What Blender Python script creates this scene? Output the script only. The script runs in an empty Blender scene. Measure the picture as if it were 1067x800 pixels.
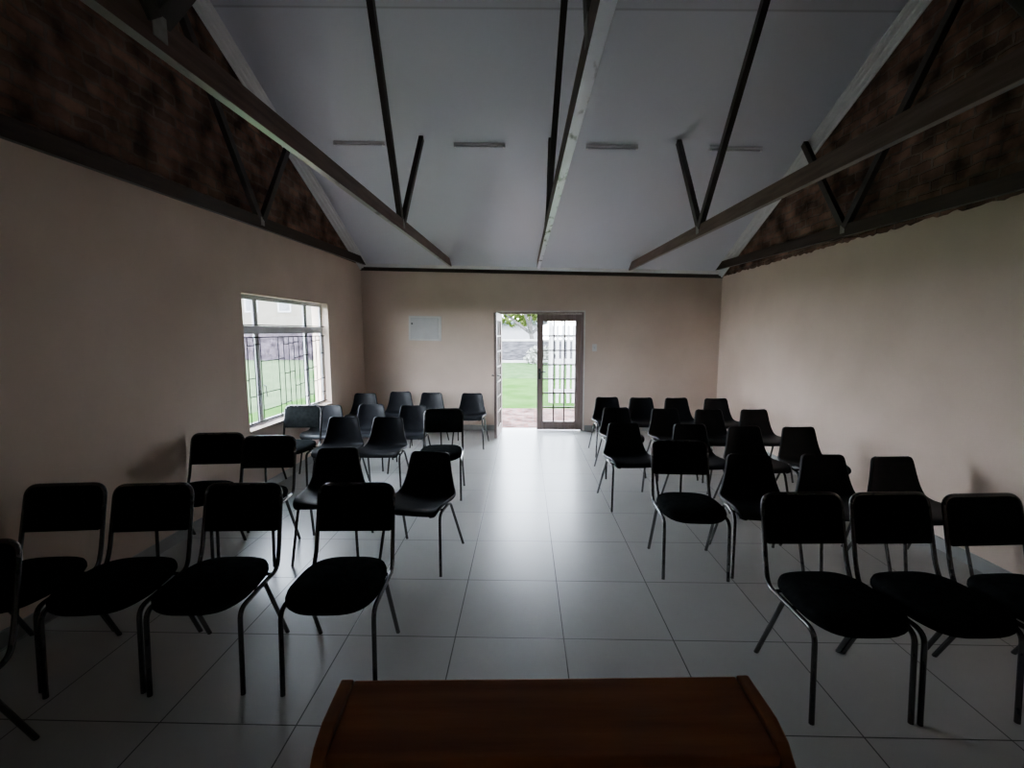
import bpy, math, random
from math import sin, cos, pi, radians
from mathutils import Vector, Matrix

random.seed(7)
scene = bpy.context.scene
COL = scene.collection

# ------------------------------------------------------------------ helpers
class MB:
    """collects shapes and links them as one mesh object"""
    def __init__(self):
        self.v = []; self.f = []; self.s = []

    def add(self, verts, faces, smooth=False, M=None):
        b = len(self.v)
        for p in verts:
            p = Vector(p)
            self.v.append(M @ p if M is not None else p)
        for f in faces:
            self.f.append([b + i for i in f]); self.s.append(smooth)

    def box(self, x0, x1, y0, y1, z0, z1, M=None):
        vs = [(x0,y0,z0),(x1,y0,z0),(x1,y1,z0),(x0,y1,z0),(x0,y0,z1),(x1,y0,z1),(x1,y1,z1),(x0,y1,z1)]
        fs = [(0,3,2,1),(4,5,6,7),(0,1,5,4),(1,2,6,5),(2,3,7,6),(3,0,4,7)]
        self.add(vs, fs, False, M)

    def bar(self, a, b, w, h, up=(0,0,1)):
        """square bar from a to b, w across, h along the up side"""
        a = Vector(a); b = Vector(b); d = (b-a).normalized()
        s = d.cross(Vector(up)).normalized(); u = s.cross(d).normalized()
        vs = []
        for p in (a, b):
            for (i, j) in ((-1,-1),(1,-1),(1,1),(-1,1)):
                vs.append(p + s*(i*w/2) + u*(j*h/2))
        self.add(vs, [(0,1,2,3),(7,6,5,4),(0,4,5,1),(1,5,6,2),(2,6,7,3),(3,7,4,0)])

    def tube(self, pts, r, n=10, caps=True):
        pts = [Vector(p) for p in pts]
        rr = r if isinstance(r, (list, tuple)) else [r]*len(pts)
        t0 = (pts[1]-pts[0]).normalized()
        ref = Vector((0,0,1)) if abs(t0.z) < .9 else Vector((1,0,0))
        nrm = (ref - t0*ref.dot(t0)).normalized()
        vs = []; fs = []
        for i, p in enumerate(pts):
            if i == 0: t = (pts[1]-pts[0])
            elif i == len(pts)-1: t = (pts[-1]-pts[-2])
            else: t = (pts[i+1]-p).normalized() + (p-pts[i-1]).normalized()
            t.normalize()
            nrm = (nrm - t*nrm.dot(t)).normalized()
            bn = t.cross(nrm)
            for k in range(n):
                a = 2*pi*k/n
                vs.append(p + nrm*(cos(a)*rr[i]) + bn*(sin(a)*rr[i]))
        for i in range(len(pts)-1):
            for k in range(n):
                k2 = (k+1) % n
                fs.append((i*n+k, i*n+k2, (i+1)*n+k2, (i+1)*n+k))
        self.add(vs, fs, True)
        if caps:
            b = len(self.v) - len(vs)
            self.f.append([b+k for k in reversed(range(n))]); self.s.append(False)
            self.f.append([b+(len(pts)-1)*n+k for k in range(n)]); self.s.append(False)

    def rings(self, rings, smooth=True, cap0=True, cap1=True):
        n = len(rings[0]); vs = [p for r in rings for p in r]; fs = []
        for i in range(len(rings)-1):
            for k in range(n):
                k2 = (k+1) % n
                fs.append((i*n+k, i*n+k2, (i+1)*n+k2, (i+1)*n+k))
        if cap0: fs.append(tuple(reversed(range(n))))
        if cap1: fs.append(tuple((len(rings)-1)*n+k for k in range(n)))
        self.add(vs, fs, smooth)

    def prism(self, poly, axis, a, b):
        """polygon extruded along an axis; poly in the two other axes' order"""
        def P(q, c):
            q = list(q); q.insert(axis, c); return tuple(q)
        n = len(poly)
        vs = [P(q, a) for q in poly] + [P(q, b) for q in poly]
        fs = [tuple(range(n)), tuple(reversed(range(n, 2*n)))]
        for i in range(n):
            j = (i+1) % n; fs.append((i, i+n, j+n, j))
        self.add(vs, fs)

    def build(self, name, mat, parent=None, sharp=40, bevel=0, seg=2):
        me = bpy.data.meshes.new(name)
        me.from_pydata([tuple(p) for p in self.v], [], self.f)
        me.polygons.foreach_set('use_smooth', self.s)
        me.validate(); me.update()
        import bmesh
        bm = bmesh.new(); bm.from_mesh(me)
        bmesh.ops.recalc_face_normals(bm, faces=bm.faces)
        bm.to_mesh(me); bm.free()
        if any(self.s): me.set_sharp_from_angle(angle=radians(sharp))
        me.materials.append(mat)
        o = bpy.data.objects.new(name, me); COL.objects.link(o)
        if parent is not None: o.parent = parent
        if bevel:
            m = o.modifiers.new('bevel', 'BEVEL'); m.width = bevel; m.segments = seg
            m.limit_method = 'ANGLE'; m.angle_limit = radians(40)
        return o

def tag(o, label=None, cat=None, group=None, kind=None):
    if label: o['label'] = label
    if cat: o['category'] = cat
    if group: o['group'] = group
    if kind: o['kind'] = kind
    return o

def empty(name, loc=(0,0,0), rz=0):
    o = bpy.data.objects.new(name, None); COL.objects.link(o)
    o.location = loc; o.rotation_euler = (0,0,rz); o.empty_display_size = .1
    return o

def struct(o, label=None):
    o['kind'] = 'structure'
    if label: o['label'] = label
    return o

def round_path(pts, r, n=6):
    """polyline with its inner corners rounded"""
    pts = [Vector(p) for p in pts]; out = [pts[0]]
    for i in range(1, len(pts)-1):
        a, b, c = pts[i-1], pts[i], pts[i+1]
        ra = min(r, (a-b).length*.48, (c-b).length*.48)
        p0 = b + (a-b).normalized()*ra; p1 = b + (c-b).normalized()*ra
        for k in range(n+1):
            t = k/n
            out.append(p0*(1-t)**2 + b*(2*t*(1-t)) + p1*t*t)
    out.append(pts[-1]); return out

# ------------------------------------------------------------------ materials
def new_mat(name):
    m = bpy.data.materials.new(name); m.use_nodes = True
    nt = m.node_tree; b = nt.nodes['Principled BSDF']
    return m, nt, b

def N(nt, t, **kw):
    n = nt.nodes.new(t)
    for k, v in kw.items():
        if k.startswith('i_'): n.inputs[k[2:].replace('_', ' ')].default_value = v
        else: setattr(n, k, v)
    return n

def noise_mat(name, c0, c1, scale=5, rough=.5, bump=0, bscale=None, detail=4, metal=0, spec=.5, lo=.35, hi=.65, stretch=None):
    m, nt, b = new_mat(name); L = nt.links.new
    tc = N(nt, 'ShaderNodeTexCoord'); src = tc.outputs['Object']
    if stretch:
        mp = N(nt, 'ShaderNodeMapping'); mp.inputs['Scale'].default_value = stretch
        L(src, mp.inputs['Vector']); src = mp.outputs['Vector']
    no = N(nt, 'ShaderNodeTexNoise'); no.inputs['Scale'].default_value = scale; no.inputs['Detail'].default_value = detail
    L(src, no.inputs['Vector'])
    cr = N(nt, 'ShaderNodeValToRGB')
    cr.color_ramp.elements[0].position = lo; cr.color_ramp.elements[0].color = (*c0, 1)
    cr.color_ramp.elements[1].position = hi; cr.color_ramp.elements[1].color = (*c1, 1)
    L(no.outputs['Fac'], cr.inputs['Fac']); L(cr.outputs['Color'], b.inputs['Base Color'])
    b.inputs['Roughness'].default_value = rough; b.inputs['Metallic'].default_value = metal
    b.inputs['Specular IOR Level'].default_value = spec
    if bump:
        n2 = N(nt, 'ShaderNodeTexNoise'); n2.inputs['Scale'].default_value = bscale or scale*6; n2.inputs['Detail'].default_value = 6
        L(src, n2.inputs['Vector'])
        bp = N(nt, 'ShaderNodeBump'); bp.inputs['Strength'].default_value = bump; bp.inputs['Distance'].default_value = .01
        L(n2.outputs['Fac'], bp.inputs['Height']); L(bp.outputs['Normal'], b.inputs['Normal'])
    return m

def glass_mat(name, tint=(.97,.975,.975)):
    m, nt, b = new_mat(name); L = nt.links.new
    out = nt.nodes['Material Output']
    tr = N(nt, 'ShaderNodeBsdfTransparent'); tr.inputs['Color'].default_value = (*tint, 1)
    gl = N(nt, 'ShaderNodeBsdfGlossy'); gl.inputs['Roughness'].default_value = .03
    lw = N(nt, 'ShaderNodeLayerWeight'); lw.inputs['Blend'].default_value = .5
    pw = N(nt, 'ShaderNodeMath', operation='POWER'); L(lw.outputs['Facing'], pw.inputs[0]); pw.inputs[1].default_value = 5
    fr = N(nt, 'ShaderNodeMath', operation='MULTIPLY_ADD'); L(pw.outputs[0], fr.inputs[0]); fr.inputs[1].default_value = .9; fr.inputs[2].default_value = .04
    no = N(nt, 'ShaderNodeTexNoise'); no.inputs['Scale'].default_value = 3
    bp = N(nt, 'ShaderNodeBump'); bp.inputs['Strength'].default_value = .02
    L(no.outputs['Fac'], bp.inputs['Height']); L(bp.outputs['Normal'], gl.inputs['Normal'])
    mx = N(nt, 'ShaderNodeMixShader')
    L(fr.outputs[0], mx.inputs['Fac']); L(tr.outputs['BSDF'], mx.inputs[1]); L(gl.outputs['BSDF'], mx.inputs[2])
    L(mx.outputs['Shader'], out.inputs['Surface'])
    return m

def tile_mat():
    m, nt, b = new_mat('floor tiles'); L = nt.links.new
    tc = N(nt, 'ShaderNodeTexCoord')
    sep = N(nt, 'ShaderNodeSeparateXYZ'); L(tc.outputs['Object'], sep.inputs[0])
    edges = []; cells = []
    for ax, off in (('X', TX0), ('Y', TY0)):
        s = N(nt, 'ShaderNodeMath', operation='SUBTRACT'); L(sep.outputs[ax], s.inputs[0]); s.inputs[1].default_value = off
        d = N(nt, 'ShaderNodeMath', operation='DIVIDE'); L(s.outputs[0], d.inputs[0]); d.inputs[1].default_value = .6
        fl = N(nt, 'ShaderNodeMath', operation='FLOOR'); L(d.outputs[0], fl.inputs[0]); cells.append(fl)
        rd = N(nt, 'ShaderNodeMath', operation='ROUND'); L(d.outputs[0], rd.inputs[0])
        df = N(nt, 'ShaderNodeMath', operation='SUBTRACT'); L(d.outputs[0], df.inputs[0]); L(rd.outputs[0], df.inputs[1])
        ab = N(nt, 'ShaderNodeMath', operation='ABSOLUTE'); L(df.outputs[0], ab.inputs[0]); edges.append(ab)
    mn = N(nt, 'ShaderNodeMath', operation='MINIMUM'); L(edges[0].outputs[0], mn.inputs[0]); L(edges[1].outputs[0], mn.inputs[1])
    gr = N(nt, 'ShaderNodeMapRange'); L(mn.outputs[0], gr.inputs['Value'])
    gr.inputs['From Min'].default_value = .0035; gr.inputs['From Max'].default_value = .0062
    cb = N(nt, 'ShaderNodeCombineXYZ'); L(cells[0].outputs[0], cb.inputs[0]); L(cells[1].outputs[0], cb.inputs[1])
    wn = N(nt, 'ShaderNodeTexWhiteNoise', noise_dimensions='2D'); L(cb.outputs[0], wn.inputs['Vector'])
    no = N(nt, 'ShaderNodeTexNoise'); no.inputs['Scale'].default_value = 3.0; no.inputs['Detail'].default_value = 5
    L(tc.outputs['Object'], no.inputs['Vector'])
    ad = N(nt, 'ShaderNodeMath', operation='MULTIPLY_ADD'); L(wn.outputs['Value'], ad.inputs[0]); ad.inputs[1].default_value = .18; L(no.outputs['Fac'], ad.inputs[2])
    cr = N(nt, 'ShaderNodeValToRGB'); cr.color_ramp.elements[0].position = .2; cr.color_ramp.elements[1].position = 1.0
    cr.color_ramp.elements[0].color = (.325,.318,.300,1); cr.color_ramp.elements[1].color = (.385,.377,.357,1)
    L(ad.outputs[0], cr.inputs['Fac'])
    mx = N(nt, 'ShaderNodeMix', data_type='RGBA'); L(gr.outputs[0], mx.inputs['Factor'])
    mx.inputs['A'].default_value = (.035,.033,.032,1); L(cr.outputs['Color'], mx.inputs['B'])
    L(mx.outputs['Result'], b.inputs['Base Color'])
    rr = N(nt, 'ShaderNodeMapRange'); L(no.outputs['Fac'], rr.inputs['Value']); rr.inputs['To Min'].default_value = .285; rr.inputs['To Max'].default_value = .33
    L(rr.outputs[0], b.inputs['Roughness'])
    bp = N(nt, 'ShaderNodeBump'); bp.inputs['Strength'].default_value = .35; bp.inputs['Distance'].default_value = .002
    L(gr.outputs[0], bp.inputs['Height']); L(bp.outputs['Normal'], b.inputs['Normal'])
    return m

def brick_mat(name, c1, c2, mortar, swap=True, bw=.22, bh=.085, rough=.9, bump=.8):
    m, nt, b = new_mat(name); L = nt.links.new
    tc = N(nt, 'ShaderNodeTexCoord'); sep = N(nt, 'ShaderNodeSeparateXYZ'); L(tc.outputs['Object'], sep.inputs[0])
    cb = N(nt, 'ShaderNodeCombineXYZ')
    L(sep.outputs['Y' if swap else 'X'], cb.inputs[0]); L(sep.outputs['Z'], cb.inputs[1])
    no = N(nt, 'ShaderNodeTexNoise'); no.inputs['Scale'].default_value = 9; no.inputs['Detail'].default_value = 5
    L(tc.outputs['Object'], no.inputs['Vector'])
    va = N(nt, 'ShaderNodeVectorMath', operation='MULTIPLY_ADD'); L(no.outputs['Color'], va.inputs[0]); va.inputs[1].default_value = (.05,.05,0); L(cb.outputs[0], va.inputs[2])
    br = N(nt, 'ShaderNodeTexBrick'); L(va.outputs[0], br.inputs['Vector'])
    br.inputs['Scale'].default_value = 1; br.inputs['Brick Width'].default_value = bw; br.inputs['Row Height'].default_value = bh
    br.inputs['Mortar Size'].default_value = .012; br.inputs['Mortar Smooth'].default_value = .4
    br.inputs['Color1'].default_value = (*c1,1); br.inputs['Color2'].default_value = (*c2,1); br.inputs['Mortar'].default_value = (*mortar,1)
    n2 = N(nt, 'ShaderNodeTexNoise'); n2.inputs['Scale'].default_value = 4; n2.inputs['Detail'].default_value = 8
    L(tc.outputs['Object'], n2.inputs['Vector'])
    mr = N(nt, 'ShaderNodeMapRange'); L(n2.outputs['Fac'], mr.inputs['Value']); mr.inputs['From Min'].default_value = .3; mr.inputs['From Max'].default_value = .7; mr.inputs['To Min'].default_value = .25; mr.inputs['To Max'].default_value = 1.5
    mu = N(nt, 'ShaderNodeVectorMath', operation='SCALE'); L(br.outputs['Color'], mu.inputs[0]); L(mr.outputs[0], mu.inputs['Scale'])
    L(mu.outputs[0], b.inputs['Base Color']); b.inputs['Roughness'].default_value = rough
    b.inputs['Specular IOR Level'].default_value = .0
    bp = N(nt, 'ShaderNodeBump'); bp.inputs['Strength'].default_value = bump; bp.inputs['Distance'].default_value = .02
    sm = N(nt, 'ShaderNodeMath', operation='MULTIPLY_ADD'); L(n2.outputs['Fac'], sm.inputs[0]); sm.inputs[1].default_value = 1.0
    iv = N(nt, 'ShaderNodeMath', operation='MULTIPLY'); L(br.outputs['Fac'], iv.inputs[0]); iv.inputs[1].default_value = -1.0
    L(iv.outputs[0], sm.inputs[2]); L(sm.outputs[0], bp.inputs['Height']); L(bp.outputs['Normal'], b.inputs['Normal'])
    return m

def timber_mat(name, under, side0=(.090,.052,.040), side1=(.155,.096,.078), under_dark=(.06,.06,.065)):
    """dark stained sides, stained underside with reflected door and window light in its colour"""
    m, nt, b = new_mat(name); L = nt.links.new
    tc = N(nt, 'ShaderNodeTexCoord')
    mp = N(nt, 'ShaderNodeMapping'); mp.inputs['Scale'].default_value = (14, 1.1, 14); L(tc.outputs['Object'], mp.inputs['Vector'])
    no = N(nt, 'ShaderNodeTexNoise'); no.inputs['Scale'].default_value = 2.5; no.inputs['Detail'].default_value = 6; L(mp.outputs[0], no.inputs['Vector'])
    cr = N(nt, 'ShaderNodeValToRGB'); cr.color_ramp.elements[0].position = .35; cr.color_ramp.elements[1].position = .7
    cr.color_ramp.elements[0].color = (*side0,1); cr.color_ramp.elements[1].color = (*side1,1); L(no.outputs['Fac'], cr.inputs['Fac'])
    n2 = N(nt, 'ShaderNodeTexNoise'); n2.inputs['Scale'].default_value = 3.0; n2.inputs['Detail'].default_value = 7
    mp2 = N(nt, 'ShaderNodeMapping'); mp2.inputs['Scale'].default_value = (4, 1.2, 4); L(tc.outputs['Object'], mp2.inputs['Vector']); L(mp2.outputs[0], n2.inputs['Vector'])
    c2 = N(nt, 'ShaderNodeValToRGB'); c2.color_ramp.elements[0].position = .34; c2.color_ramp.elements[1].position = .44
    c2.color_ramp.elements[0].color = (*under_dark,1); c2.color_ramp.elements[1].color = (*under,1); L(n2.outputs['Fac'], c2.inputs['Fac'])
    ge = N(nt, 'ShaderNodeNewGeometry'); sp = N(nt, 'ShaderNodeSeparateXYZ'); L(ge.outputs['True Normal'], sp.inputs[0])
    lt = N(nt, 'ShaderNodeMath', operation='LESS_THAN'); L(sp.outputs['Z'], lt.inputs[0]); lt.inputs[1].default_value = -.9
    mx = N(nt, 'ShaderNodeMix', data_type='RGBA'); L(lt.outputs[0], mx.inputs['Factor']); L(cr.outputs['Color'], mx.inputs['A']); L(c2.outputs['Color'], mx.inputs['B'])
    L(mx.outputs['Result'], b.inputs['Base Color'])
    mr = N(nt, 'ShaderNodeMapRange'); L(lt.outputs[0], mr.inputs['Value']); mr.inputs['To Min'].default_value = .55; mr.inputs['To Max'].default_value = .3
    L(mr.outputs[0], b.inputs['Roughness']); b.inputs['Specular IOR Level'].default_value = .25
    bp = N(nt, 'ShaderNodeBump'); bp.inputs['Strength'].default_value = .25; bp.inputs['Distance'].default_value = .004
    L(no.outputs['Fac'], bp.inputs['Height']); L(bp.outputs['Normal'], b.inputs['Normal'])
    return m

def wood_mat(name, c0, c1, rough=.4, axis=(1.2, 16, 16), scale=2.0):
    return noise_mat(name, c0, c1, scale=scale, rough=rough, bump=.12, bscale=scale*3, detail=7, stretch=axis)

def ceiling_mat():
    m, nt, b = new_mat('ceiling board'); L = nt.links.new
    tc = N(nt, 'ShaderNodeTexCoord'); sep = N(nt, 'ShaderNodeSeparateXYZ'); L(tc.outputs['Object'], sep.inputs[0])
    no = N(nt, 'ShaderNodeTexNoise'); no.inputs['Scale'].default_value = 1.2; no.inputs['Detail'].default_value = 4
    L(tc.outputs['Object'], no.inputs['Vector'])
    cr = N(nt, 'ShaderNodeValToRGB'); cr.color_ramp.elements[0].color = (.575,.585,.65,1); cr.color_ramp.elements[1].color = (.63,.64,.70,1)
    L(no.outputs['Fac'], cr.inputs['Fac'])
    # one dark joint across the boards
    s = N(nt, 'ShaderNodeMath', operation='SUBTRACT'); L(sep.outputs['Y'], s.inputs[0]); s.inputs[1].default_value = 4.235
    a = N(nt, 'ShaderNodeMath', operation='ABSOLUTE'); L(s.outputs[0], a.inputs[0])
    mr = N(nt, 'ShaderNodeMapRange'); L(a.outputs[0], mr.inputs['Value']); mr.inputs['From Min'].default_value = .004; mr.inputs['From Max'].default_value = .012
    mr.inputs['To Min'].default_value = .72
    g = N(nt, 'ShaderNodeMath', operation='GREATER_THAN'); L(sep.outputs['Y'], g.inputs[0]); g.inputs[1].default_value = 4.235
    g2 = N(nt, 'ShaderNodeMapRange'); L(g.outputs[0], g2.inputs['Value']); g2.inputs['To Min'].default_value = .90
    mu = N(nt, 'ShaderNodeMath', operation='MULTIPLY'); L(mr.outputs[0], mu.inputs[0]); L(g2.outputs[0], mu.inputs[1])
    sc = N(nt, 'ShaderNodeVectorMath', operation='SCALE'); L(cr.outputs['Color'], sc.inputs[0]); L(mu.outputs[0], sc.inputs['Scale'])
    L(sc.outputs[0], b.inputs['Base Color']); b.inputs['Roughness'].default_value = .42
    return m

TX0, TY0 = -.382, 1.808
M = {}
M['plaster'] = noise_mat('beige plaster', (.60,.462,.372), (.66,.517,.423), scale=1.6, rough=.75, bump=.06, bscale=40)
M['front'] = noise_mat('pale front plaster', (.72,.66,.58), (.78,.72,.64), scale=1.6, rough=.75)  # unseen wall made paler to bounce more light into the room
M['tiles'] = tile_mat()
M['skirt'] = noise_mat('skirting tile', (.25,.245,.235), (.31,.305,.29), scale=4, rough=.3)
M['brick'] = brick_mat('clinker brick', (.24,.135,.10), (.115,.073,.057), (.165,.12,.098))
M['ceil'] = ceiling_mat()
M['cornice'] = noise_mat('white cornice', (.66,.66,.66), (.74,.74,.74), scale=6, rough=.5)
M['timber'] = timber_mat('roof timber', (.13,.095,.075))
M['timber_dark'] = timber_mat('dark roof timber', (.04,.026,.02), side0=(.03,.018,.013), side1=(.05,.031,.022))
M['timber_pale'] = timber_mat('roof timber pale underside', (.80,.81,.90))  # pale bluish underside holds the door's reflection in its colour
M['timber_edge'] = timber_mat('roof timber side beam', (.30,.31,.27))  # greenish window light put into the underside colour
M['web'] = noise_mat('dark web timber', (.024,.017,.014), (.046,.034,.029), scale=6, rough=.55, bump=.15)
M['plate'] = noise_mat('wall plate timber', (.028,.017,.012), (.055,.035,.026), scale=5, rough=.6, stretch=(1,8,8))
M['gusset'] = noise_mat('pale nail plate', (.20,.19,.175), (.30,.285,.26), scale=20, rough=.6)
M['batten'] = noise_mat('batten light body', (.74,.74,.76), (.8,.8,.82), scale=8, rough=.4)
M['tube'] = noise_mat('unlit tube', (.42,.42,.46), (.5,.5,.54), scale=10, rough=.25)
M['black_metal'] = noise_mat('black enamel tube', (.018,.018,.02), (.028,.028,.03), scale=20, rough=.17, spec=.9)
M['fabric'] = noise_mat('black vinyl padding', (.008,.009,.009), (.014,.0155,.0155), scale=30, rough=.75, bump=.15, bscale=400, spec=.0)
M['shell'] = noise_mat('black moulded plastic', (.005,.0055,.007), (.008,.0085,.0105), scale=14, rough=.42, bump=.05, bscale=250, spec=.16)
M['lectern'] = wood_mat('red brown veneer', (.22,.064,.018), (.37,.115,.034), rough=.42)
M['lectern_rail'] = wood_mat('red brown rail', (.22,.07,.022), (.36,.125,.045), rough=.35, axis=(16,1.2,16))
M['door_wood'] = wood_mat('brown door timber', (.17,.12,.105), (.24,.175,.155), rough=.5, axis=(16,16,1.2))
M['bar_backlit'] = wood_mat('backlit glazing bar', (.05,.035,.03), (.08,.058,.05), rough=.6, axis=(16,16,1.2))  # backlit look of the closed leaf's bars put into the colour
M['bar_lit'] = wood_mat('lit glazing bar', (.30,.25,.22), (.42,.36,.32), rough=.5, axis=(16,16,1.2))  # outdoor light on the open leaf's bars put into the colour
M['white_trim'] = noise_mat('white painted trim', (.62,.57,.52), (.72,.67,.61), scale=8, rough=.5)
M['glass'] = glass_mat('clear glass')
M['grey_steel'] = noise_mat('grey painted steel', (.52,.52,.55), (.6,.6,.63), scale=8, rough=.45)
M['bars'] = noise_mat('burglar bar steel', (.012,.012,.014), (.02,.02,.023), scale=10, rough=.6, spec=.1)
M['box'] = noise_mat('white enamel panel', (.50,.485,.485), (.55,.535,.535), scale=5, rough=.35)
M['box_rim'] = noise_mat('panel rim', (.60,.575,.555), (.66,.635,.61), scale=5, rough=.35)
M['chrome'] = noise_mat('chrome', (.5,.5,.5), (.65,.65,.65), scale=8, rough=.2, metal=1)
M['dark'] = noise_mat('dark plastic', (.01,.01,.01), (.02,.02,.02), scale=8, rough=.4)
M['lawn'] = noise_mat('mown lawn', (.021,.056,.011), (.036,.078,.019), scale=1.3, rough=.9, bump=.5, bscale=60, detail=8, spec=0)
M['lawn_side'] = noise_mat('pale side lawn', (.040,.060,.030), (.056,.080,.042), scale=1.3, rough=.9, bump=.5, bscale=60, detail=8, spec=0)
M['lawn2'] = noise_mat('upper lawn', (.024,.053,.018), (.040,.070,.028), scale=2.5, rough=.9, bump=.5, bscale=60, detail=8, spec=0)
M['paving'] = brick_mat('brick paving', (.12,.062,.054), (.15,.08,.07), (.13,.088,.08), swap=False, bw=.2, bh=.1, bump=.2)
M['stone'] = noise_mat('stone wall', (.018,.0175,.020), (.075,.073,.082), scale=5.0, rough=.9, bump=.8, bscale=6, stretch=(.6,1,3.2), lo=.3, hi=.7, spec=0)
M['mauve'] = brick_mat('mauve boundary wall', (.042,.033,.044), (.055,.043,.055), (.052,.045,.052), bump=.2)
M['concrete'] = noise_mat('pale concrete edge', (.22,.22,.21), (.28,.28,.27), scale=4, rough=.8, spec=0)
M['render'] = noise_mat('white render', (.17,.17,.185), (.20,.20,.215), scale=2, rough=.8, spec=0)
M['cream'] = noise_mat('cream render', (.13,.12,.10), (.155,.143,.12), scale=2, rough=.8, spec=0)
M['roof'] = noise_mat('blue grey roof', (.035,.05,.056), (.05,.065,.07), scale=4, rough=.7, spec=0)
M['bark'] = noise_mat('bark', (.05,.048,.047), (.10,.095,.092), scale=6, rough=.9, bump=.6, stretch=(3,3,.6), spec=0)
M['leaf'] = noise_mat('leaves', (.05,.075,.014), (.10,.125,.036), scale=6, rough=.7, spec=0)
M['leaf_pale'] = noise_mat('pale leaves', (.17,.18,.16), (.28,.285,.26), scale=8, rough=.7, spec=0)
M['white_paint'] = noise_mat('white fence paint', (.30,.30,.31), (.36,.36,.37), scale=8, rough=.5, spec=0)
M['dark_window'] = noise_mat('far window glass', (.06,.07,.08), (.09,.10,.115), scale=2, rough=.15)

# ------------------------------------------------------------------ the room
XL, XR, YB, YF = -2.72, 3.22, 7.84, -1.50     # left, right, back, front inner faces
RIDGE = 3.20; SL = .46
TH = .23
def P(x):                                      # ceiling height where it meets the back wall
    return 2.74 - .026*(x + 1.25)
def CZ(x, y):                                  # ceiling height
    return P(x) + SL*(YB - y if y >= RIDGE else (YB - RIDGE) - (RIDGE - y)*(YB-RIDGE)/(RIDGE-YF))
LEAN = .015                                    # the left wall opens out a little towards the front
def WX(y): return XL - LEAN*(YB - y)

mb = MB(); mb.box(-3.3, XR+TH, YF-TH, YB+TH-.02, -.12, 0)
struct(mb.build('floor', M['tiles']), 'grey ceramic tile floor')

# ceiling: two slopes, one slab
mb = MB()
ring = []
for (x) in (-3.2, XR+.15):
    ring.append([Vector((x, y, CZ(x, y))) for y in (YB+.12, YB, RIDGE, YF, YF-.12)])
for dz in (0, .06):
    pass
vs = []
for dz in (0, .08):
    for r in ring:
        for p in r: vs.append((p.x, p.y, p.z + dz))
fs = []
for k in range(4):
    fs.append((k, k+1, 5+k+1, 5+k)); fs.append((10+k, 15+k, 15+k+1, 10+k+1))
    fs.append((k, 10+k, 11+k, k+1)); fs.append((5+k, 6+k, 16+k, 15+k))
fs.append((0,5,15,10)); fs.append((4,14,19,9))
mb.add(vs, fs)
struct(mb.build('ceiling', M['ceil']), 'pale grey sloping board ceiling')

# back wall with the doorway
DX0, DX1, DH = -.455, .985, 2.0
mb = MB()
def wall_piece(x0, x1, z0):
    poly = [(x0, z0), (x1, z0), (x1, P(x1)), (x0, P(x0))]
    mb.prism(poly, 1, YB, YB+TH)
wall_piece(-3.1, DX0, 0); wall_piece(DX1, XR+TH, 0); wall_piece(DX0, DX1, DH)
struct(mb.build('wall_back', M['plaster']), 'beige plastered back wall with the double doorway')

# front wall (behind the camera)
mb = MB(); mb.prism([(-3.2,0),(XR+TH,0),(XR+TH,CZ(XR,YF)),(-3.2,CZ(-3.2,YF))], 1, YF-TH, YF)
struct(mb.build('wall_front', M['front']), 'plastered front wall behind the lectern')

# left wall: built straight, then turned about the back corner
ang_left = math.atan(LEAN)
def turn_left(o):
    o.location = (XL, YB, 0); o.rotation_euler = (0, 0, -ang_left); return o
WY0, WY1, WZ0, WZ1 = 4.56, 6.50, .68, 2.065     # window opening
l0, l1 = WY0-YB, WY1-YB
pl = P(XL)
mb = MB()
mb.box(-TH, 0, YF-TH-YB, l0, 0, pl); mb.box(-TH, 0, l1, .05, 0, pl)
mb.box(-TH, 0, l0, l1, 0, WZ0); mb.box(-TH, 0, l0, l1, WZ1, pl)
wl = struct(mb.build('wall_left', M['plaster']), 'beige plastered left wall with one window'); turn_left(wl)
mb = MB()
g = [(YF-TH-YB, pl+.001), (.0, pl+.001), (RIDGE-YB, CZ(XL, RIDGE)+.03), (YF-TH-YB, CZ(XL, YF)+.0)]
mb.prism(g, 0, -TH, 0)
mb.build('brick_gable', M['brick'], wl)['label'] = 'dark clinker brick gable above the plaster'

# right wall
mb = MB(); pr = P(XR)
mb.box(XR, XR+TH, YF-TH, YB+.05, 0, pr)
wr = struct(mb.build('wall_right', M['plaster']), 'beige plastered right wall')
mb = MB()
low = []
n = 220
for i in range(n+1):
    y = YB - (YB - YF)*i/n
    low.append((y, pr - .055 + random.uniform(-.016, .012)))
g = [(YB, CZ(XR, YB)+.03), (RIDGE, CZ(XR, RIDGE)+.03), (YF, CZ(XR, YF)+.03)] + list(reversed(low))
mb.prism(g, 0, XR-.014, XR+.1)
mb.build('brick_gable', M['brick'], wr)['label'] = 'dark clinker brick gable with a ragged lower edge'

# skirting
def skirt(name, f):
    mb = MB(); f(mb); return struct(mb.build(name, M['skirt'], bevel=.003), 'grey tile skirting')
skirt('baseboard_right', lambda b: b.box(XR-.012, XR+.01, YF, YB, .0, .095))
o = skirt('baseboard_left', lambda b: b.box(-.01, .012, YF-YB, 0, .0, .095)); turn_left(o)
def bb(b):
    b.box(XL, DX0-.03, YB-.012, YB+.01, 0, .095); b.box(DX1+.03, XR, YB-.012, YB+.01, 0, .095)
skirt('baseboard_back', bb)

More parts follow.
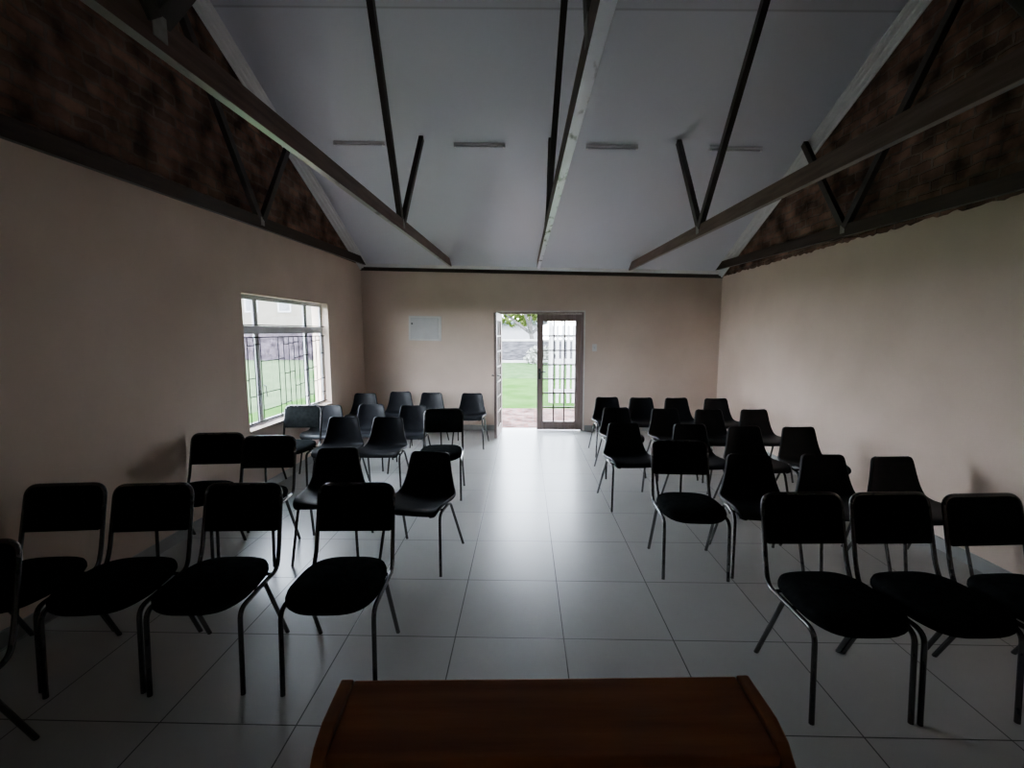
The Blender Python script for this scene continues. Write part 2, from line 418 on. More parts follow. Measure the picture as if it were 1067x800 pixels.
# cornices and wall plate
def rake(name, x, sgn, label):
    mb = MB()
    a = [(YB-.01), RIDGE+.0, YF+.01]
    prof = [(0,-.115),(0,-.005),(.035,-.005),(.04,-.02),(.075,-.026),(.08,-.042),(.112,-.05),(.118,-.075),(.012,-.115)]
    prof = [(0,0),(.125,0),(.125,-.012),(.098,-.016),(.092,-.03),(.058,-.036),(.052,-.055),(.018,-.062),(.014,-.085),(0,-.085)]
    rings = []
    for y in a:
        xx = WX(y) if sgn > 0 else x
        rings.append([Vector((xx + sgn*dx, y, CZ(xx, y) + dz*1.0 - .001)) for dx, dz in prof])
    mb.rings(rings, smooth=False)
    return struct(mb.build(name, M['cornice']), label)
rake('trim_1', XL, 1, 'white stepped cornice along the left brick gable')
rake('trim_2', XR-.014, -1, 'white stepped cornice along the right brick gable')
mb = MB()
mb.add([(XL,YB,P(XL)+.0),(XR,YB,P(XR)),(XR,YB-.05,P(XR)+.02),(XL,YB-.05,P(XL)+.02),
        (XL,YB,P(XL)-.03),(XR,YB,P(XR)-.03),(XR,YB-.022,P(XR)-.03),(XL,YB-.022,P(XL)-.03)],
       [(0,1,2,3),(4,7,6,5),(0,4,5,1),(3,2,6,7),(0,3,7,4),(1,5,6,2)])
struct(mb.build('trim_3', M['cornice']), 'thin white cornice along the top of the back wall')
mb = MB()
mb.add([(XL,YB+.01,P(XL)-.03),(XR,YB+.01,P(XR)-.03),(XR,YB-.018,P(XR)-.03),(XL,YB-.018,P(XL)-.03),
        (XL,YB+.01,P(XL)-.088),(XR,YB+.01,P(XR)-.088),(XR,YB-.018,P(XR)-.088),(XL,YB-.018,P(XL)-.088)],
       [(0,1,2,3),(4,7,6,5),(0,4,5,1),(3,2,6,7),(0,3,7,4),(1,5,6,2)])
struct(mb.build('trim_4', M['plate']), 'dark timber wall plate along the back wall')

# ------------------------------------------------------------------ roof trusses
def truss(X, lean, under, label, h=.112, w=.042, side=False, zoff=0):
    t = empty('roof_truss', (X, 0, 0))
    z = lambda y: P(X) + zoff - .021*(YB - y)
    mb = MB()
    y0, y1 = YF+.005, YB-.004
    ys = [y1, y1-.26, y0+.26, y0]
    a = [(-w/2, y1, z(y1)), (w/2, y1, z(y1)), (w/2, y0, z(y0)), (-w/2, y0, z(y0))]
    cut = .035
    b_ = [(-w/2, y1, z(y1)+cut), (w/2, y1, z(y1)+cut), (w/2, y1-.19, z(y1)+h), (-w/2, y1-.19, z(y1)+h),
          (w/2, y0+.19, z(y0)+h), (-w/2, y0+.19, z(y0)+h), (w/2, y0, z(y0)+cut), (-w/2, y0, z(y0)+cut)]
    mb.add(a + b_, [(0,3,2,1),(0,1,5,4),(4,5,6,7),(7,6,8,9),(9,8,10,11),(3,11,10,2),(1,2,10,8,6,5),(0,4,7,9,11,3)])
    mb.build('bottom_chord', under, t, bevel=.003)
    ya, yb = 4.75, 1.62
    top = (lean, RIDGE, CZ(X+lean, RIDGE) - .01)
    for (y, ym) in ((ya, 5.46), (yb, .72)):
        zc = z(y) + h*.75
        s = .012 if y == ya else -.012
        mb = MB(); mb.bar((-.004, y - s, zc), (top[0], top[1] + s*1.2, top[2]), .05, .066, up=(0,1,0)); mb.build('web', M['web'], t, bevel=.003)
        xm = lean*.6 - (.05 if X > 1 else 0)
        mb = MB(); mb.bar((.006, y + s*1.5, zc), (xm, ym, CZ(X+xm, ym) - .005), .05, .066, up=(0,1,0)); mb.build('web', M['web'], t, bevel=.003)
        for sx in (-1, 1):
            mb = MB(); mb.box(sx*(w/2+.003)-.002, sx*(w/2+.003)+.002, y-.03, y+.03, z(y)+.03, z(y)+h-.002)
            mb.build('nail_plate', M['gusset'], t)
    return tag(t, label, 'roof truss', 'timber roof trusses under the sloping ceiling')
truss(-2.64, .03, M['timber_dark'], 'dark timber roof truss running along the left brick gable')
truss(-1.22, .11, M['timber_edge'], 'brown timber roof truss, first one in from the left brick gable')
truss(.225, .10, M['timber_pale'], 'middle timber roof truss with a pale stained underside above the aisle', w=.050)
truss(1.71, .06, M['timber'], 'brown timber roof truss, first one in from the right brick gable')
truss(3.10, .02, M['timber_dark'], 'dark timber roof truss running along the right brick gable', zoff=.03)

# ------------------------------------------------------------------ ceiling batten lights
pitch = -math.atan(SL); rollx = math.atan(.026)
def batten(X, label, first=[None]):
    if first[0] is None:
        t = empty('batten_light')
        mb = MB(); mb.prism([(-.022,0),(.022,0),(.018,-.016),(-.018,-.016)], 0, -.29, .29)
        mb.build('housing', M['batten'], t, bevel=.003)
        for s in (-1, 1):
            mb = MB(); mb.box(s*.278-.012, s*.278+.012, -.012, .012, -.046, -.015); mb.build('lamp_holder', M['batten'], t, bevel=.004)
        mb = MB(); mb.tube([(-.268,0,-.033),(.268,0,-.033)], .010, 12); mb.build('tube', M['tube'], t)
        first[0] = t
    else:
        t = first[0].copy(); COL.objects.link(t)
        for ch in first[0].children:
            c = ch.copy(); COL.objects.link(c); c.parent = t
    t.location = (X, 5.53, CZ(X, 5.53) - .001); t.rotation_euler = (pitch, rollx, 0)
    return tag(t, label, 'ceiling light', 'short batten lights in a line across the ceiling')
batten(-1.88, 'unlit short batten light nearest the left brick gable')
batten(-.51, 'unlit short batten light just left of the middle truss')
batten(.975, 'unlit short batten light just right of the middle truss')
batten(2.345, 'unlit short batten light nearest the right brick gable')

# ------------------------------------------------------------------ double doors
mb = MB()
jy0, jy1 = YB+.005, YB+.10
mb.box(DX0, DX0+.03, jy0, jy1, 0, DH); mb.box(DX1-.03, DX1, jy0, jy1, 0, DH); mb.box(DX0+.03, DX1-.03, jy0, jy1, DH-.03, DH)
struct(mb.build('trim_5', M['door_wood'], bevel=.003), 'brown timber door frame')
mb = MB()
e = .024
mb.box(DX0-e, DX0, YB-.006, YB+.03, 0, DH+e); mb.box(DX1, DX1+e, YB-.006, YB+.03, 0, DH+e); mb.box(DX0, DX1, YB-.006, YB+.03, DH, DH+e)
struct(mb.build('trim_6', M['white_trim'], bevel=.002), 'pale plaster edge around the doorway')

def door_leaf(name, W, label, barmat, closed):
    """leaf in the XZ plane, hinge at x=0, running to x=W"""
    H = 1.968; t = .042
    d = empty(name)
    st, tr, brl = .105, .12, .155
    mb = MB()
    mb.box(0, st, -t/2, t/2, .012, H); mb.box(W-st, W, -t/2, t/2, .012, H)
    mb.box(st, W-st, -t/2, t/2, H-tr, H); mb.box(st, W-st, -t/2, t/2, .012, brl)
    mb.build('leaf_frame', M['door_wood'], d, bevel=.004)
    w = W-2*st; hh = H-tr-brl
    mb = MB()
    for i in (1, 2): mb.box(st+w*i/3-.012, st+w*i/3+.012, -.017, .017, brl, H-tr)
    for j in range(1, 7):
        z = brl+hh*j/7; mb.box(st, W-st, -.0165, .0165, z-.012, z+.012)
    mb.build('glazing_bars', barmat, d, bevel=.003)
    p = MB(); p.box(st, W-st, -.002, .002, brl, H-tr); p.build('glass', M['glass'], d)
    hx = W-.045
    for s in (-1, 1):
        h_ = MB(); h_.box(hx-.018, hx+.018, s*(t/2)-.003, s*(t/2)+.003, .88, 1.06)
        pl_ = h_.build('handle_plate', M['dark'], d, bevel=.002)
        h_ = MB(); h_.tube(round_path([(hx, s*t/2, 1.0), (hx, s*(t/2+.04), 1.0), (hx-.10, s*(t/2+.04), 1.0)], .015), .008, 8)
        h_.build('lever', M['dark'], pl_)
    struct(d, label); return d
d = door_leaf('door_1', .745, 'closed brown glazed door leaf on the right', M['bar_backlit'], True)
d.location = (DX1-.031, YB+.045, 0); d.rotation_euler = (0, 0, pi)
d = door_leaf('door_2', .665, 'open brown glazed door leaf standing into the room on the left', M['bar_lit'], False)
d.location = (DX0+.055, YB+.012, 0); d.rotation_euler = (0, 0, radians(-94.5))

# ------------------------------------------------------------------ window
win = empty('window_1', (XL, YB, 0), -ang_left); struct(win, 'steel window with burglar bars in the left wall')
fx0, fx1 = -.125, -.095                       # frame depth in the reveal
c = [l0+.0, l0+.38, l1-.46, l1]               # column lines
zt = WZ1-.36                                  # transom
mb = MB(); f_ = .028
mb.box(fx0, fx1, l0, l0+f_, WZ0, WZ1); mb.box(fx0, fx1, l1-f_, l1, WZ0, WZ1)
mb.box(fx0, fx1, l0+f_, l1-f_, WZ0, WZ0+f_); mb.box(fx0, fx1, l0+f_, l1-f_, WZ1-f_, WZ1)
mb.box(fx0, fx1, l0+f_, l1-f_, zt-.024, zt+.024)
for yy in (c[1], c[2]):
    mb.box(fx0+.001, fx1-.001, yy-.022, yy+.022, WZ0+f_, zt-.024); mb.box(fx0+.001, fx1-.001, yy-.022, yy+.022, zt+.024, WZ1-f_)
mb.build('window_frame', M['grey_steel'], win, bevel=.003)
for i in range(3):
    for (z0, z1) in ((WZ0+f_, zt-.024), (zt+.024, WZ1-f_)):
        a, b_ = c[i]+.0215, c[i+1]-.0215
        s_ = MB(); e = .017
        s_.box(fx0+.004, fx1-.004, a, a+e, z0, z1); s_.box(fx0+.004, fx1-.004, b_-e, b_, z0, z1)
        s_.box(fx0+.004, fx1-.004, a+e, b_-e, z0, z0+e); s_.box(fx0+.004, fx1-.004, a+e, b_-e, z1-e, z1)
        sash = s_.build('sash', M['grey_steel'], win, bevel=.002)
        p = MB(); p.box(-.112, -.108, a+e, b_-e, z0+e, z1-e); p.build('pane', M['glass'], sash)
# burglar bars: uprights with short staggered links
mb = MB(); bx = -.068
rb = .006
zb0, zb1 = WZ0+.04, zt-.03
nb = 17
ypos = [l0+.03+(l1-l0-.06)*i/(nb-1) for i in range(nb)]
skip = {4, 5}
ys_ = [y for i, y in enumerate(ypos) if i not in skip]
for y in ys_: mb.tube([(bx, y, zb0), (bx, y, zb1-.05)], rb, 6)
for z in (zb0, zb1-.05, zt+.05): mb.tube([(bx, l0, z), (bx, l1, z)], rb, 6)
rnd = random.Random(3)
for i in range(len(ys_)-1):
    for k in range(2 + i % 2):
        z = zb0 + (zb1-zb0)*((i*.37 + k*.36 + .13) % .92)
        mb.tube([(bx, ys_[i], z), (bx, ys_[i+1], z)], rb, 6)
mb.build('burglar_bars', M['bars'], win)
mb = MB(); mb.box(-.20, .018, l0-.0, l1+.0, WZ0-.02, WZ0+.004)
mb.build('window_sill', M['plaster'], win, bevel=.004)
mb = MB(); mb.tube([(-.09, c[1]+.05, 1.1), (-.06, c[1]+.05, 1.1), (-.055, c[1]+.05, .98)], .007, 8); mb.build('stay_handle', M['grey_steel'], win)

# ------------------------------------------------------------------ wall boxes
db = empty('distribution_board', (-1.665, YB, 1.735), radians(0))
db.rotation_euler = (0, radians(1.3), 0)
mb = MB(); mb.box(-.275, .275, -.022, .0, -.205, .205); mb.build('surround', M['box_rim'], db, bevel=.008)
mb = MB(); mb.box(-.245, .225, -.034, -.0225, -.175, .172); dd = mb.build('door_panel', M['box'], db, bevel=.006)
mb = MB(); mb.tube([(-.215,-.034,.075),(-.215,-.044,.075)], .014, 12); mb.build('latch', M['dark'], dd)
tag(db, 'white metal distribution board on the back wall left of the door', 'electrical panel')
sw = empty('light_switch', (1.165, YB, 1.41))
mb = MB(); mb.box(-.038, .038, -.010, 0, -.06, .06); mb.build('switch_plate', M['box_rim'], sw, bevel=.004)
mb = MB(); mb.box(-.012, .012, -.016, -.0105, -.02, .02); mb.build('rocker', M['box'], sw, bevel=.002)
tag(sw, 'small white light switch on the back wall right of the door', 'light switch')

# ------------------------------------------------------------------ chairs
def outline(w, z0, z1, r, n=7, rb=.012):
    """rounded panel outline in (x, z), counter clockwise"""
    pts = []
    for (cx, cz, a0, rr) in ((w/2, z0, -90, rb), (w/2, z1, 0, r), (-w/2, z1, 90, r), (-w/2, z0, 180, rb)):
        sx = 1 if cx > 0 else -1; sz = 1 if cz == z1 else -1
        ox, oz = cx - sx*rr, cz - sz*rr
        for k in range(n+1):
            a = radians(a0 + 90*k/n); pts.append((ox + rr*cos(a), oz + rr*sin(a)))
    return pts

def back_y(z):                                 # rake of the padded chair's back
    if z < .46: return .195
    return .195 + (z-.46)*.235

def make_padded():
    root = empty('padded_chair')
    # seat: rounded square pad
    mb = MB(); rings = []
    n = 40
    for (s, z) in ((.90,.418),(.965,.424),(1.0,.436),(1.0,.452),(.975,.468),(.90,.479),(.75,.486),(.45,.490),(.12,.491)):
        r = []
        for k in range(n):
            a = 2*pi*k/n; ca, sa = cos(a), sin(a); q = 2/3.3
            x = (abs(ca)**q)*(1 if ca >= 0 else -1)*.216*s
            y = (abs(sa)**q)*(1 if sa >= 0 else -1)*.225*s
            x *= (1 + .04*(-y/.225)) 
            zz = z - (.018*max(0, (-y-.12)/.1)**2)
            r.append(Vector((x, y - .03, zz)))
        rings.append(r)
    mb.rings(rings); mb.build('seat', M['fabric'], root, sharp=60)
    # backrest pad
    z0, z1 = .600, .838
    mb = MB(); rings = []
    base = outline(.394, z0, z1, .062)
    cz = (z0+z1)/2
    for (ins, d) in ((.016,-.020),(.006,-.017),(0,-.010),(0,.010),(.006,.017),(.016,.020)):
        r = []
        for (x, z) in base:
            sx = 1 - ins/.2; sz = 1 - ins/.12
            X = x*sx; Z = cz + (z-cz)*sz
            Y = back_y(Z) + .022*(1 - (X/.2)**2) + d
            r.append(Vector((X, Y, Z)))
        rings.append(r)
    mb.rings(rings); mb.build('backrest', M['fabric'], root, sharp=60)
    # back frame: side rails, uprights and top bow
    R_ = .0115
    path = [(-.212, -.06, .408), (-.212, .165, .408), (-.207, back_y(.5), .50), (-.203, back_y(.842), .842),
            (.203, back_y(.842), .842), (.207, back_y(.5), .50), (.212, .165, .408), (.212, -.06, .408)]
    pp = [Vector(p) for p in path]
    a = round_path(pp[:4], .06); b_ = round_path([pp[2], pp[3], pp[4], pp[5]], .065, 8); c_ = round_path(pp[4:], .06)
    full = a[:-1] + b_[1:-1] + c_[1:]
    mb = MB(); mb.tube(full, R_, 10); mb.build('back_frame', M['black_metal'], root, sharp=60)
    # legs
    for s in (-1, 1):
        mb = MB()
        mb.tube(round_path([(s*.215, -.226, 0), (s*.214, -.205, .408), (s*.212, -.05, .408)], .055), R_, 10)
        mb.build('leg', M['black_metal'], root, sharp=60)
        mb = MB(); mb.tube([(s*.212, .03, .405), (s*.217, .228, 0)], R_, 10)
        mb.build('leg', M['black_metal'], root, sharp=60)
    mb = MB(); mb.tube([(-.212, -.02, .404), (.212, -.02, .404)], .009, 8); mb.tube([(-.212, .12, .404), (.212, .12, .404)], .009, 8)
    mb.build('seat_support', M['black_metal'], root)
    return root

def cat(pts, t):
    n = len(pts)-1; i = min(int(t*n), n-1); u = t*n - i
    p0 = pts[max(i-1,0)]; p1 = pts[i]; p2 = pts[i+1]; p3 = pts[min(i+2,n)]
    return tuple(.5*((2*b) + (-a+c_)*u + (2*a-5*b+4*c_-d)*u*u + (-a+3*b-3*c_+d)*u**3) for a, b, c_, d in zip(p0, p1, p2, p3))

def make_shell():
    root = empty('shell_chair')
    # (y, z, half width)
    prof = [(-.258,.418,.185),(-.225,.446,.208),(-.12,.444,.218),(-.01,.432,.222),(.085,.428,.222),(.150,.452,.215),
            (.180,.520,.192),(.198,.600,.172),(.214,.680,.158),(.230,.748,.146)]
    nu, nv = 18, 44
    rows = []
    for j in range(nv+1):
        v = j/nv
        y, z, w = cat(prof, v)
        y2, z2, _ = cat(prof, min(1, v+.01)); y1, z1, _ = cat(prof, max(0, v-.01))
        t = Vector((0, y2-y1, z2-z1)).normalized(); nrm = Vector((0, -t.z, t.y))   # towards the sitter
        # round the corners at both ends
        if v > .93:
            q = (v-.93)/.07; w = w - .030*(1 - math.sqrt(max(0, 1-q*q)))
        if v < .06:
            q = (.06-v)/.06; w = w - .03*(1 - math.sqrt(max(0, 1-q*q)))
        curl = .034 if .18 < v else .034*(.35+.65*v/.18)
        row = []
        for i in range(-2, nu+3):
            u = max(-1, min(1, -1 + 2*i/nu))
            p = Vector((u*w, y, z)) + nrm*(curl*abs(u)**2.6)
            if i in (-1, nu+1): p += Vector((.004 if i > 0 else -.004, 0, 0)) - nrm*.004
            if i in (-2, nu+2): p += Vector((.006 if i > 0 else -.006, 0, 0)) - nrm*.017
            row.append(p)
        rows.append(row)
    mb = MB()
    vs = [p for r in rows for p in r]; W = nu+5
    fs = [(j*W+i, j*W+i+1, (j+1)*W+i+1, (j+1)*W+i) for j in range(nv) for i in range(W-1)]
    mb.add(vs, fs, True)
    o = mb.build('shell', M['shell'], root, sharp=80)
    m = o.modifiers.new('thickness', 'SOLIDIFY'); m.thickness = .007; m.offset = 0; m.use_rim = True
    m2 = o.modifiers.new('edge', 'BEVEL'); m2.width = .0025; m2.segments = 2; m2.limit_method = 'ANGLE'; m2.angle_limit = radians(50)
    R_ = .0105
    for s in (-1, 1):
        mb = MB()
        mb.tube(round_path([(s*.232, -.258, 0), (s*.200, -.165, .408), (s*.197, .01, .412)], .06), R_, 10)
        mb.build('leg', M['black_metal'], root, sharp=60)
        mb = MB()
        mb.tube(round_path([(s*.197, .0, .412), (s*.198, .075, .408), (s*.238, .262, 0)], .05), R_, 10)
        mb.build('leg', M['black_metal'], root, sharp=60)
    mb = MB()
    for y in (-.09, .05): mb.tube([(-.197, y, .412), (.197, y, .412)], .009, 8)
    mb.build('seat_support', M['black_metal'], root)
    return root

PROTO = {}
def chair(kind, x, y, rot, label, group):
    if kind not in PROTO:
        o = make_padded() if kind == 'P' else make_shell()
        PROTO[kind] = o
    else:
        src = PROTO[kind]; o = src.copy(); COL.objects.link(o)
        for ch in src.children:
            c_ = ch.copy(); COL.objects.link(c_); c_.parent = o
    o.location = (x, y, 0); o.rotation_euler = (0, 0, rot)
    return tag(o, label, 'chair', group)

GP = 'black padded chairs'; GS = 'black plastic shell chairs'
def by_top(kind, tx, ty, rot, label):
    """place a chair by where the top of its back stands over the floor"""
    off = .285 if kind == 'P' else .23
    if kind == 'S': tx *= 1.027; ty *= 1.027
    chair(kind, tx + sin(rot)*off, ty - cos(rot)*off, rot, label, GP if kind == 'P' else GS)

# left of the aisle
by_top('P', -.93, 2.49, .04, 'black padded chair in the front left row, first from the aisle')
by_top('P', -1.555, 2.475, .05, 'black padded chair in the front left row, second from the aisle')
by_top('P', -2.055, 2.46, .10, 'black padded chair in the front left row, third from the aisle')
by_top('P', -2.545, 2.45, .11, 'black padded chair in the front left row, fourth from the aisle, beside the left wall')
by_top('P', -2.26, 1.73, .20, 'black padded chair cut off by the left edge, nearer than the front left row')
by_top('S', -.71, 3.47, -.16, 'black plastic shell chair in the second left row, first from the aisle')
by_top('S', -1.47, 3.58, .13, 'black plastic shell chair in the second left row, second from the aisle')
by_top('P', -2.06, 3.65, .08, 'black padded chair in the second left row, third from the aisle')
by_top('P', -2.55, 3.75, .10, 'black padded chair in the second left row, against the left wall before the window')
by_top('P', -.88, 5.00, .06, 'black padded chair in the third left row, first from the aisle')
by_top('S', -1.46, 4.91, .03, 'black plastic shell chair in the third left row, second from the aisle')
by_top('S', -1.94, 4.91, .10, 'black plastic shell chair in the third left row, third from the aisle')
by_top('P', -2.525, 5.21, .04, 'black padded chair in the third left row, directly under the window')
by_top('S', -1.38, 5.70, .05, 'black plastic shell chair in the fourth left row, nearest the aisle')
by_top('S', -1.92, 5.77, .06, 'black plastic shell chair in the fourth left row, middle one of three')
by_top('S', -2.43, 5.69, .10, 'black plastic shell chair in the fourth left row, beside the window')
by_top('S', -.77, 6.84, -.05, 'black plastic shell chair in the back left row, just left of the door')
by_top('S', -1.38, 6.89, -.03, 'black plastic shell chair in the back left row, second from the door')
by_top('S', -1.88, 7.00, .08, 'black plastic shell chair in the back left row, third from the door')
by_top('S', -2.36, 6.82, .12, 'black plastic shell chair in the back left row, in the left corner')
# right of the aisle
by_top('P', 1.44, 2.39, .03, 'black padded chair in the front right row, first from the aisle')
by_top('P', 1.893, 2.40, .05, 'black padded chair in the front right row, second from the aisle')
by_top('P', 2.35, 2.39, .07, 'black padded chair in the front right row, third from the aisle')
by_top('P', 1.19, 3.55, -.05, 'black padded chair in the second right row, first from the aisle')
by_top('S', 1.66, 3.44, -.10, 'black plastic shell chair in the second right row, second from the aisle')
by_top('S', 2.20, 3.45, -.02, 'black plastic shell chair in the second right row, third from the aisle')
by_top('S', 2.66, 3.40, .06, 'black plastic shell chair in the second right row, beside the right wall')
by_top('S', .98, 4.62, .09, 'black plastic shell chair in the third right row, first from the aisle')
by_top('S', 1.62, 4.58, .02, 'black plastic shell chair in the third right row, second from the aisle')
by_top('S', 2.10, 4.48, .05, 'black plastic shell chair in the third right row, third from the aisle')
by_top('S', 2.60, 4.46, .04, 'black plastic shell chair in the third right row, beside the right wall')
by_top('S', 1.09, 5.57, .09, 'black plastic shell chair in the fourth right row, first from the aisle')
by_top('S', 1.65, 5.51, .08, 'black plastic shell chair in the fourth right row, second from the aisle')
by_top('S', 2.14, 5.45, .04, 'black plastic shell chair in the fourth right row, third from the aisle')
by_top('S', 2.665, 5.46, .05, 'black plastic shell chair in the fourth right row, beside the right wall')
by_top('S', 1.14, 6.46, .04, 'black plastic shell chair in the back right row, first from the aisle')
by_top('S', 1.60, 6.42, .02, 'black plastic shell chair in the back right row, second from the aisle')
by_top('S', 2.07, 6.40, .08, 'black plastic shell chair in the back right row, third from the aisle')
by_top('S', 2.59, 6.36, .05, 'black plastic shell chair in the back right row, in the right corner')

# ------------------------------------------------------------------ lectern
lc = empty('lectern', (.043, .46, 0), radians(2.2))
hw = .323
side = [(.225, 0), (.225, 1.142), (.145, 1.140), (.115, 1.130), (.06, 1.075), (.01, 1.00), (-.10, .95), (-.10, 0)]
for s in (-1, 1):
    mb = MB()
    x0, x1 = (s*hw, s*(hw-.020))
    mb.prism(side, 0, min(x0, x1), max(x0, x1)); mb.build('side_panel', M['lectern_rail'], lc, bevel=.003)
mb = MB(); mb.box(-hw+.02, hw-.02, .205, .223, .0, 1.118); mb.build('front_panel', M['lectern'], lc)
mb = MB()
top = [(.226, 1.139), (.226, 1.121), (.098, 1.108), (.098, 1.126)]
mb.prism(top, 0, -hw+.0205, hw-.0205); mb.build('top_board', M['lectern'], lc, bevel=.003)
mb = MB()
mb.prism([(.204, .80), (.204, .818), (-.08, .818), (-.08, .80)], 0, -hw+.0205, hw-.0205); mb.build('shelf', M['lectern'], lc, bevel=.002)
mb = MB(); mb.prism([(.204, .06), (.204, .08), (-.08, .08), (-.08, .06)], 0, -hw+.0205, hw-.0205); mb.build('shelf', M['lectern'], lc, bevel=.002)
tag(lc, 'dark red brown wooden lectern in the foreground seen from behind', 'lectern')

# ------------------------------------------------------------------ outdoors
GZ = -.10
mb = MB(); mb.box(-6, 60, YB+TH, 70, GZ-.3, GZ)
tag(mb.build('lawn', M['lawn']), 'bright green mown lawn outside the open door', 'lawn', kind='stuff')
mb = MB(); mb.prism([(-60,-40),(-3.10,-40),(-3.10,YB+TH),(-6,YB+TH),(-6,70),(-60,70)], 2, GZ-.3, GZ)
tag(mb.build('lawn', M['lawn_side']), 'paler green lawn outside the left window', 'lawn', kind='stuff')
mb = MB(); mb.prism([(17.6, GZ+.002), (19.0, .02), (24.08, .07), (24.08, GZ+.002)], 0, -9, 40)
tag(mb.build('lawn_bank', M['lawn2']), 'slightly raised paler lawn in front of the stone wall', 'lawn', kind='stuff')
mb = MB(); mb.box(-3, 5.0, YB+TH-.02, 10.35, GZ-.05, -.035)
struct(mb.build('paving', M['paving']), 'reddish brick paving outside the door')

def wall(name, x0, x1, y0, y1, z1, mat, label, cap=None):
    t = empty(name, ((x0+x1)/2, (y0+y1)/2, GZ))
    a, b_ = (x1-x0)/2, (y1-y0)/2
    mb = MB(); mb.box(-a, a, -b_, b_, 0, z1-GZ); mb.build('wall_face', mat, t)
    if cap:
        mb = MB(); mb.box(-a-.03, a+.03, -b_-.03, b_+.03, z1-GZ, z1-GZ+.09); mb.build('coping', cap, t, bevel=.01)
    return tag(t, label, 'garden wall')
wall('stone_wall', -9, 30, 24.6, 25.1, 1.16, M['stone'], 'grey rough stone garden wall across the lawn beyond the door', M['concrete'])
mb = MB(); mb.box(-9, 30, 24.1, 24.58, GZ, .16)
struct(mb.build('path_edge', M['concrete']), 'pale concrete strip at the foot of the stone wall')
wall('boundary_wall', -34, -9.6, 29, 29.3, 1.62, M['mauve'], 'mauve brick boundary wall across the lawn beyond the window', M['concrete'])

def house(name, x0, x1, y0, y1, h, rh, mat, wins, face, label):
    t = empty(name, ((x0+x1)/2, (y0+y1)/2, GZ)); a, b_ = (x1-x0)/2, (y1-y0)/2
    mb = MB(); mb.box(-a, a, -b_, b_, 0, h); mb.build('wall_face', mat, t)
    mb = MB(); ov = .4
    mb.prism([(-b_-ov, h), (b_+ov, h), (0, h+rh)], 0, -a-ov, a+ov); mb.build('roof', M['roof'], t)
    for (p, z, w, hh) in wins:
        mb = MB(); g_ = MB()
        if face == 'x':      # seen from +x side
            mb.box(a, a+.06, p-w/2, p+w/2, z, z+hh); g_.box(a+.06, a+.075, p-w/2+.12, p+w/2-.12, z+.12, z+hh-.12)
        else:
            mb.box(p-w/2, p+w/2, -b_-.06, -b_, z, z+hh); g_.box(p-w/2+.12, p+w/2-.12, -b_-.075, -b_-.06, z+.12, z+hh-.12)
        f_ = mb.build('window', M['white_paint'], t); g_.build('pane', M['dark_window'], f_)
    return tag(t, label, 'building')
house('neighbouring_house', -37, -13.2, 38, 46, 7.4, 3, M['cream'],
      [(-8.2+k*2.75, 3.35, 1.1, 1.7) for k in range(7)], 'y', 'cream rendered house with windows behind the mauve boundary wall')
house('outbuilding', -8.5, 1.3, 34, 40, 2.3, .4, M['render'], [(-4.0, .9, 1.3, 1.1)], 'y', 'low white rendered outbuilding behind the stone wall')

def leaves(name, centre, rad, nleaf, size, mat, parent, seed):
    rnd = random.Random(seed); mb = MB()
    blobs = [(Vector((rnd.gauss(0,.42)*rad[0], rnd.gauss(0,.42)*rad[1], rnd.gauss(0,.40)*rad[2])), rnd.uniform(.35,.6)) for _ in range(14)]
    for _ in range(nleaf):
        c0, rr = rnd.choice(blobs)
        d = Vector((rnd.gauss(0,1), rnd.gauss(0,1), rnd.gauss(0,1))).normalized()*(rr*rnd.uniform(.6,1.0))
        p = Vector(centre) + c0 + Vector((d.x*rad[0], d.y*rad[1], d.z*rad[2]))
        a = Vector((rnd.gauss(0,1), rnd.gauss(0,1), rnd.gauss(0,.6))).normalized()
        b_ = a.cross(Vector((rnd.gauss(0,1), rnd.gauss(0,1), rnd.gauss(0,1)))).normalized()
        s = size*rnd.uniform(.6, 1.3)
        mb.add([p-a*s, p+b_*s*.45, p+a*s, p-b_*s*.45], [(0,1,2,3)])
    return mb.build(name, mat, parent)
def tree(x, y, h, rad, trunk, label, seed, n=2600, size=.22):
    t = empty('garden_tree', (x, y, GZ))
    mb = MB(); k = trunk
    mb.tube(round_path([(0,0,0), (.05,0,h*.25), (-.12,.05,h*.45), (-.05,0,h*.8)], .6), [k*1.25]+[k*(1-.5*i/14) for i in range(1,15)]+[k*.4], 10)
    tk = mb.build('trunk', M['bark'], t)
    for (a, l) in ((.6, 1.0), (2.6, 1.15), (4.4, .9)):
        br = MB(); br.tube([(-.08,.03,h*.42), (cos(a)*rad[0]*.45*l, sin(a)*rad[1]*.45*l, h*.68), (cos(a)*rad[0]*.7*l, sin(a)*rad[1]*.7*l, h*.85)], [k*.55, k*.4, k*.18], 8)
        br.build('branch', M['bark'], t)
    leaves('crown', (0,0,h*.82), rad, n, size, M['leaf'], t, seed)
    return tag(t, label, 'tree', 'garden trees')
tree(.45, 26.6, 3.9, (3.2, 2.2, 1.15), .17, 'tree with a pale bent trunk just behind the stone wall, seen in the doorway', 5)
tree(-3.4, 47.0, 7.2, (7.0, 2.6, 2.3), .25, 'yellow green tree above the white outbuilding, seen in the doorway', 9, n=5000, size=.3)
tree(3.6, 15.5, 4.2, (1.6, 1.6, 1.2), .09, 'slender tree behind the white picket fence, seen through the closed door', 12, n=1500, size=.14)
sh = empty('pale_shrub', (.75, 23.2, .063))
leaves('foliage', (0,0,.42), (.9,.5,.38), 1500, .09, M['leaf_pale'], sh, 21)
mb = MB()
for a in range(5): mb.tube([(0,0,0), (cos(a*1.3)*.5, sin(a*1.3)*.3, .5)], [.02, .008], 6)
mb.build('stem', M['bark'], sh)
tag(sh, 'pale whitish shrub at the foot of the stone wall', 'shrub')

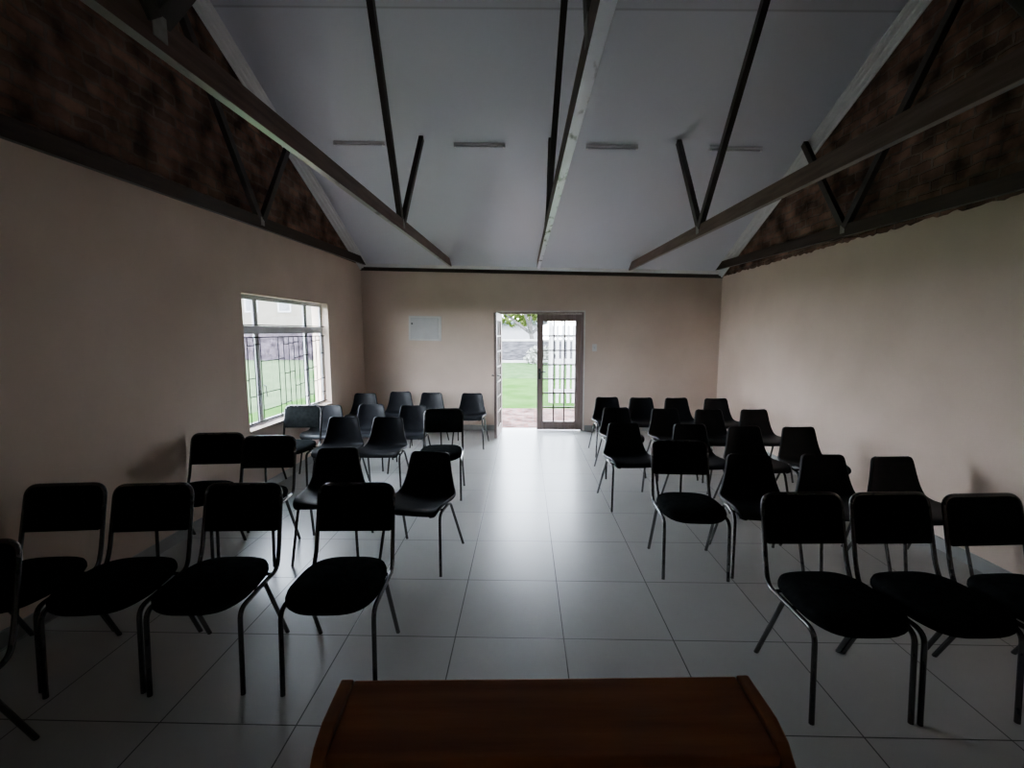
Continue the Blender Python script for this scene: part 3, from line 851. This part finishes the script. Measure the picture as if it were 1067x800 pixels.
# white picket fence beyond the closed leaf
pf = empty('picket_fence', (2.1, 11.6, -.1))
for i in range(22):
    x = -1.42 + i*.135
    mb = MB(); hh = 1.95
    mb.prism([(x-.036, 0), (x+.036, 0), (x+.036, hh-.05), (x, hh), (x-.036, hh-.05)], 1, -.011, .011)
    mb.build('picket', M['white_paint'], pf)
for z in (.30, .98, 1.06, 1.66):
    mb = MB(); mb.box(-1.48, 1.46, .012, .05, z-.04, z+.04); mb.build('rail', M['white_paint'], pf)
for x in (-1.45, 0.02, 1.45):
    mb = MB(); mb.box(x-.045, x+.045, .051, .13, 0, 2.0); mb.build('post', M['white_paint'], pf)
tag(pf, 'white picket fence standing outside behind the closed door leaf', 'fence')

# ------------------------------------------------------------------ light
w = bpy.data.worlds.new('sky'); scene.world = w; w.use_nodes = True
nt = w.node_tree; bg = nt.nodes['Background']
tc = N(nt, 'ShaderNodeTexCoord'); sp = N(nt, 'ShaderNodeSeparateXYZ'); nt.links.new(tc.outputs['Generated'], sp.inputs[0])
cr = N(nt, 'ShaderNodeValToRGB')
cr.color_ramp.elements[0].position = .0; cr.color_ramp.elements[0].color = (.83,.90,1.0,1)
cr.color_ramp.elements[1].position = .8; cr.color_ramp.elements[1].color = (.70,.83,1.0,1)
nt.links.new(sp.outputs['Z'], cr.inputs['Fac']); nt.links.new(cr.outputs['Color'], bg.inputs['Color'])
bg.inputs['Strength'].default_value = 5.5
sd = bpy.data.lights.new('sun', 'SUN'); sd.energy = 2.5; sd.angle = radians(3); sd.color = (1,.95,.86)
so = bpy.data.objects.new('sun', sd); COL.objects.link(so); so.rotation_euler = (radians(42), radians(-8), 0)

# ------------------------------------------------------------------ camera
f, yaw, pit, rol = 486.46, .026966, -.112626, -.0018
cd = bpy.data.cameras.new('camera'); cam = bpy.data.objects.new('camera', cd); COL.objects.link(cam)
cd.sensor_fit = 'HORIZONTAL'; cd.sensor_width = 36; cd.lens = 36*f/1067
cd.clip_start = .05; cd.clip_end = 300
cam.location = (0, 0, 1.686)
cy, sy, cp, s_p = cos(yaw), sin(yaw), cos(pit), sin(pit)
fw = Vector((-sy*cp, cy*cp, s_p)); rt = Vector((cy, sy, 0)); up = rt.cross(fw)
r2 = rt*cos(rol) + up*sin(rol); u2 = up*cos(rol) - rt*sin(rol)
cam.rotation_euler = Matrix(((r2.x,u2.x,-fw.x),(r2.y,u2.y,-fw.y),(r2.z,u2.z,-fw.z))).to_euler()
scene.camera = cam
scene.view_settings.view_transform = 'AgX'
scene.view_settings.look = 'AgX - Base Contrast'
scene.view_settings.exposure = 3.05
